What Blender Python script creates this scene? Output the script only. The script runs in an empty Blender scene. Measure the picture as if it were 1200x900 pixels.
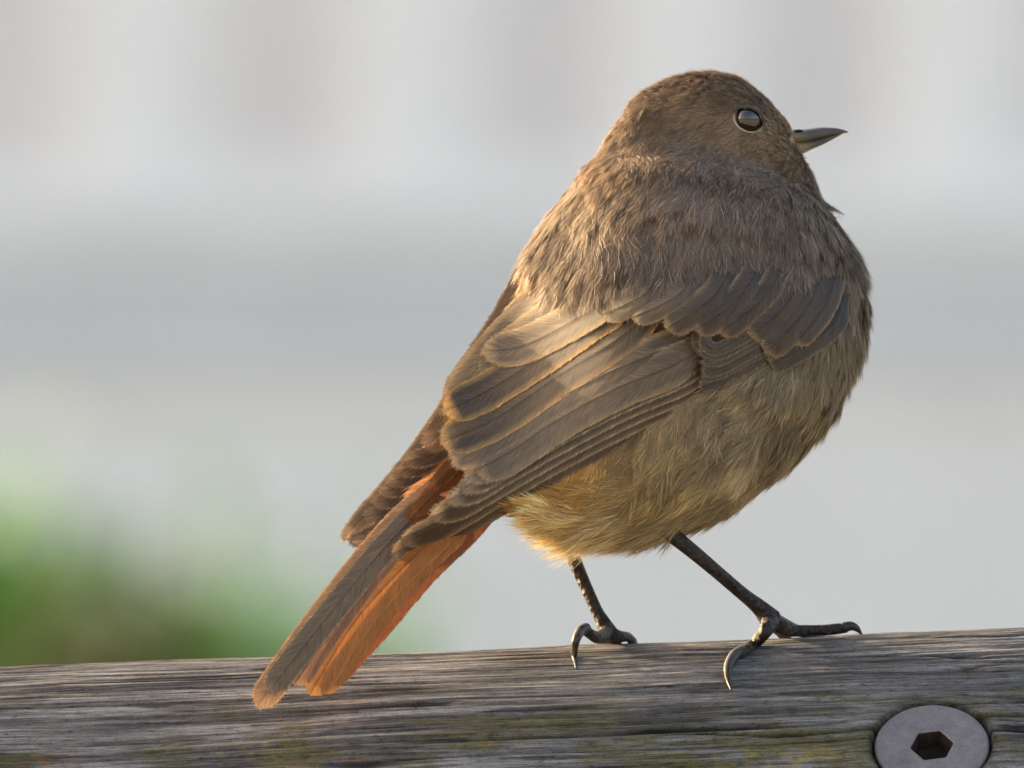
import bpy, math
import numpy as np
from mathutils import Vector, Matrix

RNG = np.random.default_rng(7)
S = 0.000125          # metres per photo pixel at the focus distance
DIST = 4.0            # camera to bird
ZC = 1.05             # camera height above the ground
sc = bpy.context.scene
COL = sc.collection

# ------------------------------------------------------------------ camera
cam = bpy.data.cameras.new('camera')
cam.sensor_width = 36.0
cam.lens = 36.0 * DIST / (1200 * S)
cam.clip_start = 0.2
cam.clip_end = 2000
cam.dof.use_dof = True
cam.dof.focus_distance = DIST - 0.023
cam.dof.aperture_fstop = cam.lens / 20.0
camo = bpy.data.objects.new('camera', cam)
camo.location = (0, -DIST, ZC)
camo.rotation_euler = (math.pi / 2, 0, 0)
COL.objects.link(camo)
sc.camera = camo

# ------------------------------------------------------------------ world and sun
SUN_EL = math.radians(15)
SUN_AZ = math.atan2(-0.86, 0.51)      # clockwise from +Y
to_sun = Vector((math.sin(SUN_AZ) * math.cos(SUN_EL), math.cos(SUN_AZ) * math.cos(SUN_EL), math.sin(SUN_EL)))
world = bpy.data.worlds.new('World')
sc.world = world
world.use_nodes = True
wn = world.node_tree
bg = wn.nodes['Background']
sky = wn.nodes.new('ShaderNodeTexSky')
sky.sky_type = 'NISHITA'
sky.sun_disc = False
sky.sun_elevation = SUN_EL
sky.sun_rotation = SUN_AZ
sky.air_density = 0.8
sky.dust_density = 6.0
sky.ozone_density = 0.6
wn.links.new(sky.outputs['Color'], bg.inputs['Color'])
bg.inputs['Strength'].default_value = 0.15
sun = bpy.data.lights.new('sun', 'SUN')
sun.energy = 2.8
sun.angle = math.radians(0.6)
sun.color = (1.0, 0.83, 0.62)
suno = bpy.data.objects.new('sun', sun)
suno.rotation_euler = to_sun.to_track_quat('Z', 'Y').to_euler()
suno.location = (-2, 1, 3)
COL.objects.link(suno)

vs = sc.view_settings
vs.view_transform = 'Standard'
vs.look = 'None'
vs.gamma = 1
vs.exposure = 2.22
vs.use_white_balance = True
vs.white_balance_temperature = 7850
vs.white_balance_tint = 10
sc.cycles.use_denoising = True
sc.cycles.max_bounces = 8
sc.cycles.transparent_max_bounces = 8

# ------------------------------------------------------------------ helpers
def W(px, py, y):
    k = (DIST + y) / DIST
    return np.stack([(px - 600) * S * k, y + 0 * px, ZC + (450 - py) * S * k], -1)

def pxy(P):
    k = DIST / (DIST + P[..., 1])
    return P[..., 0] * k / S + 600, 450 - (P[..., 2] - ZC) * k / S

_T = np.random.default_rng(3).random((256, 256))
def vnoise(x, y, seed=0):
    x = np.asarray(x) + seed * 17.31; y = np.asarray(y) + seed * 7.77
    xi = np.floor(x).astype(int); yi = np.floor(y).astype(int)
    fx = x - xi; fy = y - yi
    fx = fx * fx * fx * (fx * (fx * 6 - 15) + 10); fy = fy * fy * fy * (fy * (fy * 6 - 15) + 10)
    a = _T[xi & 255, yi & 255]; b = _T[(xi + 1) & 255, yi & 255]
    c = _T[xi & 255, (yi + 1) & 255]; d = _T[(xi + 1) & 255, (yi + 1) & 255]
    return (a * (1 - fx) + b * fx) * (1 - fy) + (c * (1 - fx) + d * fx) * fy

def fbm(x, y, o=4, seed=0):
    r = 0; a = 0.5; t = 0
    for i in range(o):
        r = r + a * vnoise(np.asarray(x) * 2 ** i, np.asarray(y) * 2 ** i, seed + i); t += a; a *= 0.5
    return r / t

def sstep(a, b, x):
    t = np.clip((x - a) / (b - a), 0, 1)
    return t * t * (3 - 2 * t)

def make_mesh(name, V, faces, col=None, uv=None, smooth=True):
    """V (n,3); faces: (m,3)/(m,4) int array or list of such arrays; col per vertex; uv per vertex"""
    if not isinstance(faces, list):
        faces = [faces]
    faces = [np.asarray(f, dtype=np.int32) for f in faces if len(f)]
    me = bpy.data.meshes.new(name)
    V = np.asarray(V, dtype=np.float32)
    me.vertices.add(len(V)); me.vertices.foreach_set('co', V.ravel())
    li = np.concatenate([f.ravel() for f in faces])
    tot = np.concatenate([np.full(len(f), f.shape[1], dtype=np.int32) for f in faces])
    me.loops.add(len(li)); me.loops.foreach_set('vertex_index', li)
    st = np.concatenate([[0], np.cumsum(tot)[:-1]]).astype(np.int32)
    me.polygons.add(len(tot)); me.polygons.foreach_set('loop_start', st)
    me.polygons.foreach_set('use_smooth', np.full(len(tot), smooth))
    me.update(calc_edges=True)
    me.validate()
    if col is not None:
        c = np.ones((len(V), 4), dtype=np.float32); c[:, :3] = col
        at = me.color_attributes.new('Col', 'FLOAT_COLOR', 'POINT')
        at.data.foreach_set('color', c.ravel())
    if uv is not None:
        ul = me.uv_layers.new(name='UVMap')
        ul.data.foreach_set('uv', np.asarray(uv, dtype=np.float32)[li].ravel())
    return me

def empty(name, loc):
    o = bpy.data.objects.new(name, None)
    o.empty_display_size = 0.01
    o.location = loc
    COL.objects.link(o)
    return o

def link(name, me, mat=None, parent=None):
    o = bpy.data.objects.new(name, me)
    if mat is not None:
        me.materials.clear(); me.materials.append(mat)
    COL.objects.link(o)
    if parent is not None:
        o.parent = parent
        if parent.type == 'EMPTY':
            o.matrix_parent_inverse = Matrix.Translation(parent.location).inverted()
    return o

def tag(o, label=None, category=None, group=None, kind=None):
    for k, v in (('label', label), ('category', category), ('group', group), ('kind', kind)):
        if v:
            o[k] = v
    return o

def grid_faces(nr, nc, closed=False):
    i = np.arange(nr - 1)[:, None]; j = np.arange(nc if closed else nc - 1)[None, :]
    j2 = (j + 1) % nc
    f = np.stack([i * nc + j + 0 * i, i * nc + j2, (i + 1) * nc + j2, (i + 1) * nc + j + 0 * i], -1)
    return f.reshape(-1, 4)

def catmull(P, n):
    P = np.asarray(P, float)
    m = len(P)
    t = np.linspace(0, m - 1, n)
    i = np.minimum(t.astype(int), m - 2); f = (t - i)[:, None]
    p0 = P[np.maximum(i - 1, 0)]; p1 = P[i]; p2 = P[i + 1]; p3 = P[np.minimum(i + 2, m - 1)]
    return 0.5 * ((2 * p1) + (-p0 + p2) * f + (2 * p0 - 5 * p1 + 4 * p2 - p3) * f ** 2 + (-p0 + 3 * p1 - 3 * p2 + p3) * f ** 3)

def tube(pts, rad, seg=12, sub=6):
    """round tapered tube along points (world metres), closed ends"""
    R = catmull(np.column_stack([pts, rad]), (len(pts) - 1) * sub + 1)
    P = R[:, :3]; r = R[:, 3]
    T = np.gradient(P, axis=0); T /= np.linalg.norm(T, axis=1)[:, None]
    up = np.array([0.13, 1.0, 0.21]); N = np.cross(T, up); N /= np.linalg.norm(N, axis=1)[:, None]
    B = np.cross(T, N)
    a = np.linspace(0, 2 * np.pi, seg, endpoint=False)
    V = P[:, None] + r[:, None, None] * (np.cos(a)[None, :, None] * N[:, None] + np.sin(a)[None, :, None] * B[:, None])
    n = len(P)
    V = np.concatenate([V.reshape(-1, 3), P[:1] - T[:1] * r[0] * .4, P[-1:] + T[-1:] * r[-1] * .4])
    q = grid_faces(n, seg, True)
    j = np.arange(seg); j2 = (j + 1) % seg
    c0 = np.stack([j2, j, np.full(seg, n * seg)], -1)
    c1 = np.stack([(n - 1) * seg + j, (n - 1) * seg + j2, np.full(seg, n * seg + 1)], -1)
    return V, [q, np.concatenate([c0, c1])]

def merge(parts):
    V = []; Q = []; T = []; o = 0
    for v, f in parts:
        V.append(v)
        for a in (f if isinstance(f, list) else [f]):
            (Q if a.shape[1] == 4 else T).append(a + o)
        o += len(v)
    out = []
    if Q: out.append(np.concatenate(Q))
    if T: out.append(np.concatenate(T))
    return np.concatenate(V), out

# ------------------------------------------------------------------ materials
def mat(name):
    m = bpy.data.materials.new(name); m.use_nodes = True
    nt = m.node_tree
    return m, nt, nt.nodes['Principled BSDF'], nt.nodes['Material Output']

def N(nt, typ, **kw):
    n = nt.nodes.new(typ)
    for k, v in kw.items():
        if k.startswith('i_'):
            n.inputs[k[2:].replace('_', ' ')].default_value = v
        else:
            setattr(n, k, v)
    return n

def noise(nt, vec, scale, detail=4, rough=0.55):
    n = N(nt, 'ShaderNodeTexNoise'); n.inputs['Scale'].default_value = scale
    n.inputs['Detail'].default_value = detail; n.inputs['Roughness'].default_value = rough
    if vec is not None: nt.links.new(vec, n.inputs['Vector'])
    return n.outputs['Fac']

def mapping(nt, vec, scale, loc=(0, 0, 0)):
    m = N(nt, 'ShaderNodeMapping'); m.inputs['Scale'].default_value = scale; m.inputs['Location'].default_value = loc
    nt.links.new(vec, m.inputs['Vector']); return m.outputs['Vector']

def ramp(nt, fac, stops):
    r = N(nt, 'ShaderNodeValToRGB')
    e = r.color_ramp.elements
    while len(e) < len(stops): e.new(0.5)
    for k, (p, c) in enumerate(stops):
        e[k].position = p; e[k].color = (*c, 1) if len(c) == 3 else c
    nt.links.new(fac, r.inputs['Fac']); return r.outputs['Color']

def mixc(nt, a, b, fac, typ='MIX'):
    m = N(nt, 'ShaderNodeMix', data_type='RGBA', blend_type=typ)
    for s, v in ((m.inputs[0], fac), (m.inputs[6], a), (m.inputs[7], b)):
        if hasattr(v, 'is_linked'): nt.links.new(v, s)
        else: s.default_value = (*v, 1) if isinstance(v, tuple) else v
    return m.outputs[2]

def simple(name, c, rough=0.7, var=0.15, scale=20, metallic=0.0, spec=0.5):
    m, nt, b, o = mat(name)
    tc = N(nt, 'ShaderNodeTexCoord')
    f = noise(nt, tc.outputs['Object'], scale, 5)
    k = ramp(nt, f, [(0.3, tuple(x * (1 - var) for x in c)), (0.7, tuple(min(1, x * (1 + var)) for x in c))])
    nt.links.new(k, b.inputs['Base Color'])
    b.inputs['Roughness'].default_value = rough; b.inputs['Metallic'].default_value = metallic
    b.inputs['Specular IOR Level'].default_value = spec
    return m

# soft plumage: colour per barb, some light passes through
M_PLUME, nt, b, o = mat('plumage')
at = N(nt, 'ShaderNodeAttribute', attribute_name='Col')
nt.links.new(at.outputs['Color'], b.inputs['Base Color'])
b.inputs['Roughness'].default_value = 0.6; b.inputs['Specular IOR Level'].default_value = 0.35
tr = N(nt, 'ShaderNodeBsdfTranslucent'); nt.links.new(at.outputs['Color'], tr.inputs['Color'])
mx = N(nt, 'ShaderNodeMixShader'); mx.inputs[0].default_value = 0.35
nt.links.new(b.outputs[0], mx.inputs[1]); nt.links.new(tr.outputs[0], mx.inputs[2]); nt.links.new(mx.outputs[0], o.inputs['Surface'])

M_SKIN, nt, b, o = mat('under_plumage')
at = N(nt, 'ShaderNodeAttribute', attribute_name='Col')
nt.links.new(at.outputs['Color'], b.inputs['Base Color']); b.inputs['Roughness'].default_value = 0.9

# flight feather vane: UV.x = position along a barb's origin (mm), UV.y = side position
M_VANE, nt, b, o = mat('feather_vane')
at = N(nt, 'ShaderNodeAttribute', attribute_name='Col')
uvn = N(nt, 'ShaderNodeUVMap', uv_map='UVMap')
oi = N(nt, 'ShaderNodeObjectInfo')
ad = N(nt, 'ShaderNodeVectorMath', operation='ADD'); nt.links.new(uvn.outputs[0], ad.inputs[0])
sc1 = N(nt, 'ShaderNodeVectorMath', operation='SCALE'); sc1.inputs[0].default_value = (37, 11, 5); nt.links.new(oi.outputs['Random'], sc1.inputs[3])
nt.links.new(sc1.outputs[0], ad.inputs[1])
f1 = noise(nt, mapping(nt, ad.outputs[0], (6.5, 0.8, 1)), 1.0, 4, 0.65)
f2 = noise(nt, mapping(nt, ad.outputs[0], (9.0, 0.7, 1)), 1.0, 2, 0.6)
f3 = noise(nt, mapping(nt, ad.outputs[0], (0.25, 0.8, 1)), 1.0, 2, 0.6)
c = mixc(nt, at.outputs['Color'], ramp(nt, f1, [(0.28, (0.62, 0.62, 0.62)), (0.5, (1, 1, 1)), (0.72, (1.75, 1.65, 1.5))]), 1.0, 'MULTIPLY')
c = mixc(nt, c, ramp(nt, f2, [(0.3, (0.8, 0.8, 0.8)), (0.7, (1.2, 1.2, 1.2))]), 1.0, 'MULTIPLY')
c = mixc(nt, c, ramp(nt, f3, [(0.3, (0.85, 0.86, 0.88)), (0.7, (1.18, 1.14, 1.08))]), 1.0, 'MULTIPLY')
nt.links.new(c, b.inputs['Base Color'])
b.inputs['Roughness'].default_value = 0.55; b.inputs['Specular IOR Level'].default_value = 0.2
bm_ = N(nt, 'ShaderNodeBump'); bm_.inputs['Strength'].default_value = 0.5; bm_.inputs['Distance'].default_value = 0.00015
nt.links.new(f1, bm_.inputs['Height']); nt.links.new(bm_.outputs[0], b.inputs['Normal'])
tr = N(nt, 'ShaderNodeBsdfTranslucent'); nt.links.new(c, tr.inputs['Color'])
mx = N(nt, 'ShaderNodeMixShader'); mx.inputs[0].default_value = 0.13
nt.links.new(b.outputs[0], mx.inputs[1]); nt.links.new(tr.outputs[0], mx.inputs[2]); nt.links.new(mx.outputs[0], o.inputs['Surface'])

M_LEG, nt, b, o = mat('leg_skin')
tc = N(nt, 'ShaderNodeTexCoord')
f = noise(nt, tc.outputs['Object'], 900, 4)
nt.links.new(ramp(nt, f, [(0.3, (0.012, 0.009, 0.008)), (0.62, (0.034, 0.027, 0.023)), (0.8, (0.10, 0.08, 0.065))]), b.inputs['Base Color'])
vo = N(nt, 'ShaderNodeTexVoronoi'); vo.inputs['Scale'].default_value = 1100; nt.links.new(tc.outputs['Object'], vo.inputs['Vector'])
bp = N(nt, 'ShaderNodeBump'); bp.inputs['Strength'].default_value = 0.9; bp.inputs['Distance'].default_value = 0.0004
nt.links.new(vo.outputs['Distance'], bp.inputs['Height']); nt.links.new(bp.outputs[0], b.inputs['Normal'])
b.inputs['Roughness'].default_value = 0.6; b.inputs['Specular IOR Level'].default_value = 0.25

M_CLAW = simple('claw_horn', (0.02, 0.016, 0.013), 0.5, 0.4, 600)
M_EYE = simple('eye_gloss', (0.012, 0.009, 0.007), 0.05, 0.2, 300, spec=0.5)
M_EYE.node_tree.nodes['Principled BSDF'].inputs['IOR'].default_value = 1.78
M_BILL, nt, b, o = mat('bill_horn')
at = N(nt, 'ShaderNodeAttribute', attribute_name='Col')
tc = N(nt, 'ShaderNodeTexCoord')
f = noise(nt, mapping(nt, tc.outputs['Object'], (300, 900, 900)), 1.0, 4)
nt.links.new(mixc(nt, at.outputs['Color'], ramp(nt, f, [(0.3, (0.75, 0.75, 0.75)), (0.7, (1.25, 1.25, 1.25))]), 1.0, 'MULTIPLY'), b.inputs['Base Color'])
b.inputs['Roughness'].default_value = 0.38
M_RING, nt, b, o = mat('eyelid_skin')
at = N(nt, 'ShaderNodeAttribute', attribute_name='Col'); nt.links.new(at.outputs['Color'], b.inputs['Base Color']); b.inputs['Roughness'].default_value = 0.7

# ------------------------------------------------------------------ ground
M_GROUND, nt, b, o = mat('pale_bounce_ground')  # unseen ground, made pale to bounce light up under the bird
tc = N(nt, 'ShaderNodeTexCoord')
f = noise(nt, tc.outputs['Object'], 0.7, 8, 0.65)
nt.links.new(ramp(nt, f, [(0.3, (0.22, 0.20, 0.16)), (0.55, (0.30, 0.275, 0.23)), (0.75, (0.36, 0.335, 0.29))]), b.inputs['Base Color'])
b.inputs['Roughness'].default_value = 0.95
g = 900.0
me = make_mesh('ground', [(-g, -g, 0), (g, -g, 0), (g, g, 0), (-g, g, 0)], np.array([[0, 1, 2, 3]]), smooth=False)
tag(link('ground', me, M_GROUND), kind='structure')

# ------------------------------------------------------------------ background: wall, board fence, house wall
def box(x0, x1, y0, y1, z0, z1):
    V = np.array([(x, y, z) for z in (z0, z1) for y in (y0, y1) for x in (x0, x1)], float)
    F = np.array([(0, 2, 3, 1), (4, 5, 7, 6), (0, 1, 5, 4), (2, 6, 7, 3), (0, 4, 6, 2), (1, 3, 7, 5)])
    return V, F

def bevel_box_mesh(name, x0, x1, y0, y1, z0, z1, w=0.004):
    import bmesh
    V, F = box(x0, x1, y0, y1, z0, z1)
    me = make_mesh(name, V, F, smooth=False)
    bm = bmesh.new(); bm.from_mesh(me)
    bmesh.ops.bevel(bm, geom=bm.edges[:], offset=w, segments=2, affect='EDGES', profile=0.5)
    bm.to_mesh(me); bm.free()
    return me

YF = 20.0                      # the fence stands twenty metres behind the bird
def zf(py, y=YF): return ZC + (450 - py) * S * (DIST + y) / DIST
def xf(px, y=YF): return (px - 600) * S * (DIST + y) / DIST
M_WHITE = simple('white_paint', (0.80, 0.80, 0.80), 0.6, 0.04, 6)
M_RENDER = simple('white_render', (0.83, 0.825, 0.815), 0.85, 0.05, 8)
M_GREYBOARD = simple('weathered_grey_board', (0.575, 0.565, 0.55), 0.8, 0.08, 12)
M_HOUSE = simple('pale_grey_render', (0.70, 0.70, 0.71), 0.9, 0.05, 2)

wall = tag(link('garden_wall', bevel_box_mesh('garden_wall', -6.2, 6.2, YF - 0.25, YF - 0.06, 0, zf(455)), M_RENDER),
           'low white rendered garden wall in front of the board fence', 'wall')
cop = link('coping', bevel_box_mesh('coping', -6.22, 6.22, YF - 0.265, YF - 0.05, zf(455) + 0.002, zf(455) + 0.022), M_RENDER, wall)

fence = empty('board_fence', (0, YF, 0))
tag(fence, 'white picket fence with a grey board standing behind the low wall', 'fence')
link('rail', bevel_box_mesh('rail', -6.2, 6.2, YF - 0.028, YF - 0.003, zf(262), zf(196)), M_WHITE, fence)
link('grey_board', bevel_box_mesh('grey_board', -6.2, 6.2, YF - 0.030, YF - 0.003, zf(452), zf(264)), M_GREYBOARD, fence)
pw = 150 * S * (DIST + YF) / DIST; pitch = 318 * S * (DIST + YF) / DIST
pale_me = bevel_box_mesh('pale', -pw / 2, pw / 2, 0, 0.02, 0.04, zf(-330))
x0 = xf(165)
k0 = int((-6.1 - x0) / pitch); k1 = int((6.1 - x0) / pitch)
for k in range(k0, k1 + 1):
    p = bpy.data.objects.new('pale', pale_me)
    if not pale_me.materials: pale_me.materials.append(M_WHITE)
    p.location = (x0 + k * pitch, 0, 0); p.parent = fence
    COL.objects.link(p)

house = empty('house', (0, YF + 3.0, 0))
tag(house, 'pale grey rendered building far behind the picket fence', 'building')
link('wall', bevel_box_mesh('wall', -7, 7, YF + 3.0, YF + 6.0, 0, 3.2), M_HOUSE, house)
V = np.array([(-7.3, YF + 2.7, 3.2), (7.3, YF + 2.7, 3.2), (7.3, YF + 6.3, 3.2), (-7.3, YF + 6.3, 3.2), (-7.3, YF + 4.5, 4.6), (7.3, YF + 4.5, 4.6)])
V = np.concatenate([V, V[:4] - [0, 0, 0.08]])
link('roof', make_mesh('roof', V, [np.array([(0, 1, 5, 4), (2, 3, 4, 5), (6, 9, 8, 7), (0, 6, 7, 1), (1, 7, 8, 2), (2, 8, 9, 3), (3, 9, 6, 0)]), np.array([(0, 4, 3), (1, 2, 5)])], smooth=False),
     simple('roof_tile', (0.2, 0.09, 0.06), 0.8, 0.2, 5), house)

# ------------------------------------------------------------------ bush at lower left, in front of the wall
def leaf_mesh(name, centers, size, col, rng, up=0.4):
    n = len(centers)
    d = rng.normal(size=(n, 3)); d[:, 2] += up; d /= np.linalg.norm(d, axis=1)[:, None]
    r = rng.normal(size=(n, 3)); b_ = np.cross(d, r); b_ /= np.linalg.norm(b_, axis=1)[:, None]
    nn = np.cross(d, b_)
    L = size * (0.7 + 0.6 * rng.random(n))[:, None]; w = L * 0.28
    pts = [centers, centers + d * L * .45 + b_ * w - nn * L * .06, centers + d * L * .5 + nn * L * .05, centers + d * L * .45 - b_ * w - nn * L * .06, centers + d * L]
    V = np.stack(pts, 1).reshape(-1, 3)
    o = np.arange(n)[:, None] * 5
    F = np.concatenate([o + [[0, 1, 2]], o + [[0, 2, 3]], o + [[1, 4, 2]], o + [[2, 4, 3]]])
    return make_mesh(name, V, F, col=np.repeat(col, 5, 0), smooth=False)

M_LEAF, nt, b, o = mat('leaf')
at = N(nt, 'ShaderNodeAttribute', attribute_name='Col')
nt.links.new(at.outputs['Color'], b.inputs['Base Color']); b.inputs['Roughness'].default_value = 0.5
tr = N(nt, 'ShaderNodeBsdfTranslucent'); nt.links.new(at.outputs['Color'], tr.inputs['Color'])
mx = N(nt, 'ShaderNodeMixShader'); mx.inputs[0].default_value = 0.4
nt.links.new(b.outputs[0], mx.inputs[1]); nt.links.new(tr.outputs[0], mx.inputs[2]); nt.links.new(mx.outputs[0], o.inputs['Surface'])
M_STEM = simple('stem_bark', (0.10, 0.075, 0.05), 0.8, 0.3, 60)

def bush(name, label, px, py_top, y, rx, ry, n, size, base, seed, h=None, group=None):
    rng = np.random.default_rng(seed)
    x = xf(px, y); zt = zf(py_top, y)
    root = empty(name, (x, y, 0)); tag(root, label, 'bush')
    # sprays of leaves on branches that rise from the base
    nb = 26
    ang = rng.random(nb) * 2 * np.pi; rad = np.sqrt(rng.random(nb))
    tips = np.stack([x + np.cos(ang) * rad * rx, y + np.sin(ang) * rad * ry, zt * (1 - 0.28 * rad ** 2) * (0.86 + 0.14 * rng.random(nb))], -1)
    parts = []; cen = []
    for t in tips:
        p0 = np.array([x + rng.normal() * .03, y + rng.normal() * .03, -0.01])
        mid = p0 * .45 + t * .55; mid[2] += 0.05
        pts = catmull([p0, (p0 + mid) / 2 + rng.normal(size=3) * .02, mid, t], 9)
        parts.append(tube(pts, np.linspace(.010, .0025, 9), 6, 1))
        m = n // nb
        k = 0.35 + 0.65 * np.sqrt(rng.random(m))
        idx = k * 8; i = np.minimum(idx.astype(int), 7); f = (idx - i)[:, None]
        cen.append(pts[i] * (1 - f) + pts[i + 1] * f + rng.normal(size=(m, 3)) * np.array([.06, .06, .05]))
    V, F = merge(parts)
    link('branches', make_mesh('branches', V, F), M_STEM, root)
    cen = np.concatenate(cen)
    col = np.array(base)[None] * (0.6 + 0.8 * rng.random((len(cen), 1))) * (1 + 0.25 * rng.normal(size=(len(cen), 1)) * np.array([[1, .2, .2]]))
    lf = link('foliage', leaf_mesh('foliage', cen, size, np.clip(col, .005, 1), rng), M_LEAF, root)
    lf['kind'] = 'stuff'
    return root

bush('leafy_bush', 'dense green leafy bush in front of the low white wall', -100, 690, 18.0, .36, .36, 26000, .050, (0.075, 0.25, 0.03), 5)
bush('leafy_shrub', 'smaller brownish green shrub beside the dense green bush', 150, 672, 17.6, .13, .2, 13000, .036, (0.035, 0.06, 0.016), 8)
bush('slender_shrub', 'small bright green shrub at the end of the bushes by the low wall', 275, 668, 18.4, .15, .14, 9000, .038, (0.09, 0.25, 0.05), 11)

# ------------------------------------------------------------------ the log rail
LR = 0.054
LY = 0.004
def crest_py(px): return 784 - 0.0385 * px - 6.0 * np.sin(px / 1200 * np.pi) * 0.0
slope = 0.0385
LZ0 = ZC + (450 - (784 - slope * 600)) * S      # crest height at x = 0
def log_z(x): return LZ0 + slope * x - LR       # axis height

# bolt place on the log
BPX, BPY = 1093, 866
bx = (BPX - 600) * S * 0.99
bphi = math.asin(1 - (BPY - (784 - slope * BPX)) * S / LR)

xs = np.concatenate([np.linspace(-1.3, -.1, 40)[:-1], np.linspace(-.1, .1, 560), np.linspace(.1, 1.3, 40)[1:]])
ph = np.concatenate([np.radians(np.linspace(-200, 28, 60))[:-1], np.radians(np.linspace(28, 112, 440)), np.radians(np.linspace(112, 160, 16))[1:-1]])
X, PH = np.meshgrid(xs, ph, indexing='ij')
mm = X * 1000; arc = (np.pi / 2 - PH) * LR * 1000      # mm down the front from the crest
arc = arc + 1.0 * (fbm(mm / 110, arc / 40, 2, 5) - .5) * 2   # grain wanders
r = LR + 0.0
dsp = 0.9 * (fbm(mm / 45, arc / 14, 3, 1) - .5)
dsp += 0.50 * (fbm(mm / 60, arc / 1.2, 4, 2) - .5)
dsp += 0.42 * (fbm(mm / 26, arc / 0.42, 3, 3) - .5)
ck = np.abs(vnoise(mm / 90, arc / 2.2, 9) - .5)
gate = sstep(.5, .68, fbm(mm / 30, arc / 5, 2, 12))
fine_crack = np.exp(-(ck / .035) ** 2) * gate
dsp -= 0.55 * fine_crack
# the long check that runs through the bolt
ba = (np.pi / 2 - bphi) * LR * 1000
arc0 = (np.pi / 2 - PH) * LR * 1000
cl = ba - 3.6 + 0.30 * np.sin(mm / 5.3) + 0.9 * (fbm(mm / 18, 0 * mm + 3.3, 3, 4) - .5) - 0.0 * mm
cl = cl + np.where(mm > bx * 1000, -1.9, 0.25)
dcrk = np.abs(arc0 - cl)
xr = (mm - bx * 1000)
wd = 0.20 + 0.20 * np.exp(-np.abs(xr) / 16)
ext = np.where(xr < 0, sstep(-42, -22, xr), 1.0)
crk = np.exp(-(dcrk / wd) ** 2) * ext
dsp -= 3.4 * crk
# countersunk seat
brad = np.hypot(xr, (arc0 - ba))
seat = 1 - sstep(8.5, 9.0, brad)
swell = np.exp(-((brad - 10.5) / 2.2) ** 2)
dsp = dsp * (1 - seat) - 2.6 * seat - 5.0 * (1 - sstep(5.6, 6.4, brad)) + 0.25 * swell
r = LR + dsp / 1000
Vx = X; Vy = LY - r * np.cos(PH); Vz = LZ0 + slope * X - LR + r * np.sin(PH)
V = np.stack([Vx, Vy, Vz], -1).reshape(-1, 3)
nR, nC = X.shape
F = grid_faces(nR, nC, True)[:, ::-1]
# colour of the weathered surface (macro part)
mac = fbm(mm / 30, arc / 6, 4, 21)
str_ = fbm(mm / 20, arc / 0.6, 4, 22)
str2 = fbm(mm / 12, arc / 0.25, 3, 23)
base = np.stack([0.150 + 0 * mm, 0.146 + 0 * mm, 0.148 + 0 * mm], -1)
base = base * (0.45 + 1.1 * mac)[..., None] * (0.28 + 1.44 * str_)[..., None] * (0.55 + .9 * str2)[..., None]
silver = sstep(.56, .72, fbm(mm / 26, arc / 1.3, 5, 24))
base = base * (1 - .55 * silver[..., None]) + .55 * silver[..., None] * np.array([.34, .335, .345])
dark = sstep(.58, .76, fbm(mm / 18, arc / 0.9, 5, 25))
base = base * (1 - .72 * dark[..., None]) + .72 * dark[..., None] * np.array([.03, .027, .024])
low = sstep(16, 40, arc0)
alg = low * sstep(.46, .66, fbm(mm / 9, arc / 3, 5, 31))
base = base * (1 - .6 * alg[..., None]) + .6 * alg[..., None] * np.array([.105, .10, .035])
PXv = mm / 1000 / S + 600
def spot(px, a, sx, sa, seed, thr=.5):
    return sstep(thr, thr + .16, fbm(mm / 1.1, arc0 / .8, 4, seed) * 1.0) * np.exp(-((PXv - px) / sx) ** 2 - ((arc0 - a) / sa) ** 2)
yl = np.clip(.8 * spot(945, 44.5, 34, 2.6, 41, .42) + .6 * spot(880, 43.5, 60, 2.6, 42, .48) + .5 * spot(560, 39, 80, 2.0, 44, .55) + .35 * spot(300, 38, 90, 3, 47, .55), 0, 1)
yl = yl * .7
base = base * (1 - yl[..., None]) + yl[..., None] * np.array([.33, .25, .03])
og = np.clip(.8 * spot(395, 43, 44, 2.2, 43, .46) + .5 * spot(60, 39, 60, 2, 45, .5), 0, 1)
base = base * (1 - .85 * og[..., None]) + .85 * og[..., None] * np.array([.27, .11, .03])
base = base * (1 - .75 * fine_crack[..., None]) * (1 - .9 * crk[..., None])  # darker along the cracks
gap_shade = np.exp(-((brad - 8.9) / .5) ** 2)
base = base * (1 - .55 * gap_shade[..., None])  # shade in the gap round the bolt, painted into the wood colour
base = np.clip(base * 1.0, .008, .6)
me = make_mesh('log_rail', V, F, col=base.reshape(-1, 3), uv=np.stack([mm.ravel(), arc.ravel()], -1))
M_LOG, nt, b, o = mat('weathered_log')
at = N(nt, 'ShaderNodeAttribute', attribute_name='Col')
uvn = N(nt, 'ShaderNodeUVMap', uv_map='UVMap')
g1 = noise(nt, mapping(nt, uvn.outputs[0], (.16, 5.0, 1)), 1.0, 6, .72)
g2 = noise(nt, mapping(nt, uvn.outputs[0], (2.6, 7.0, 1)), 1.0, 4, .7)
c = mixc(nt, at.outputs['Color'], ramp(nt, g1, [(.30, (.28, .27, .27)), (.5, (1, 1, 1)), (.70, (1.6, 1.6, 1.62))]), 1.0, 'MULTIPLY')
c = mixc(nt, c, ramp(nt, g2, [(.3, (.62, .62, .62)), (.7, (1.4, 1.4, 1.4))]), 1.0, 'MULTIPLY')
g3 = noise(nt, mapping(nt, uvn.outputs[0], (.075, 3.0, 1), (3.1, 7.7, 0)), 1.0, 7, .75)
c = mixc(nt, c, ramp(nt, g3, [(.34, (.28, .26, .25)), (.45, (1, 1, 1)), (.62, (1, 1, 1)), (.74, (1.6, 1.6, 1.62))]), 1.0, 'MULTIPLY')
g4 = noise(nt, mapping(nt, uvn.outputs[0], (.55, 1.4, 1), (9.1, 2.7, 0)), 1.0, 7, .7)
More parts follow.
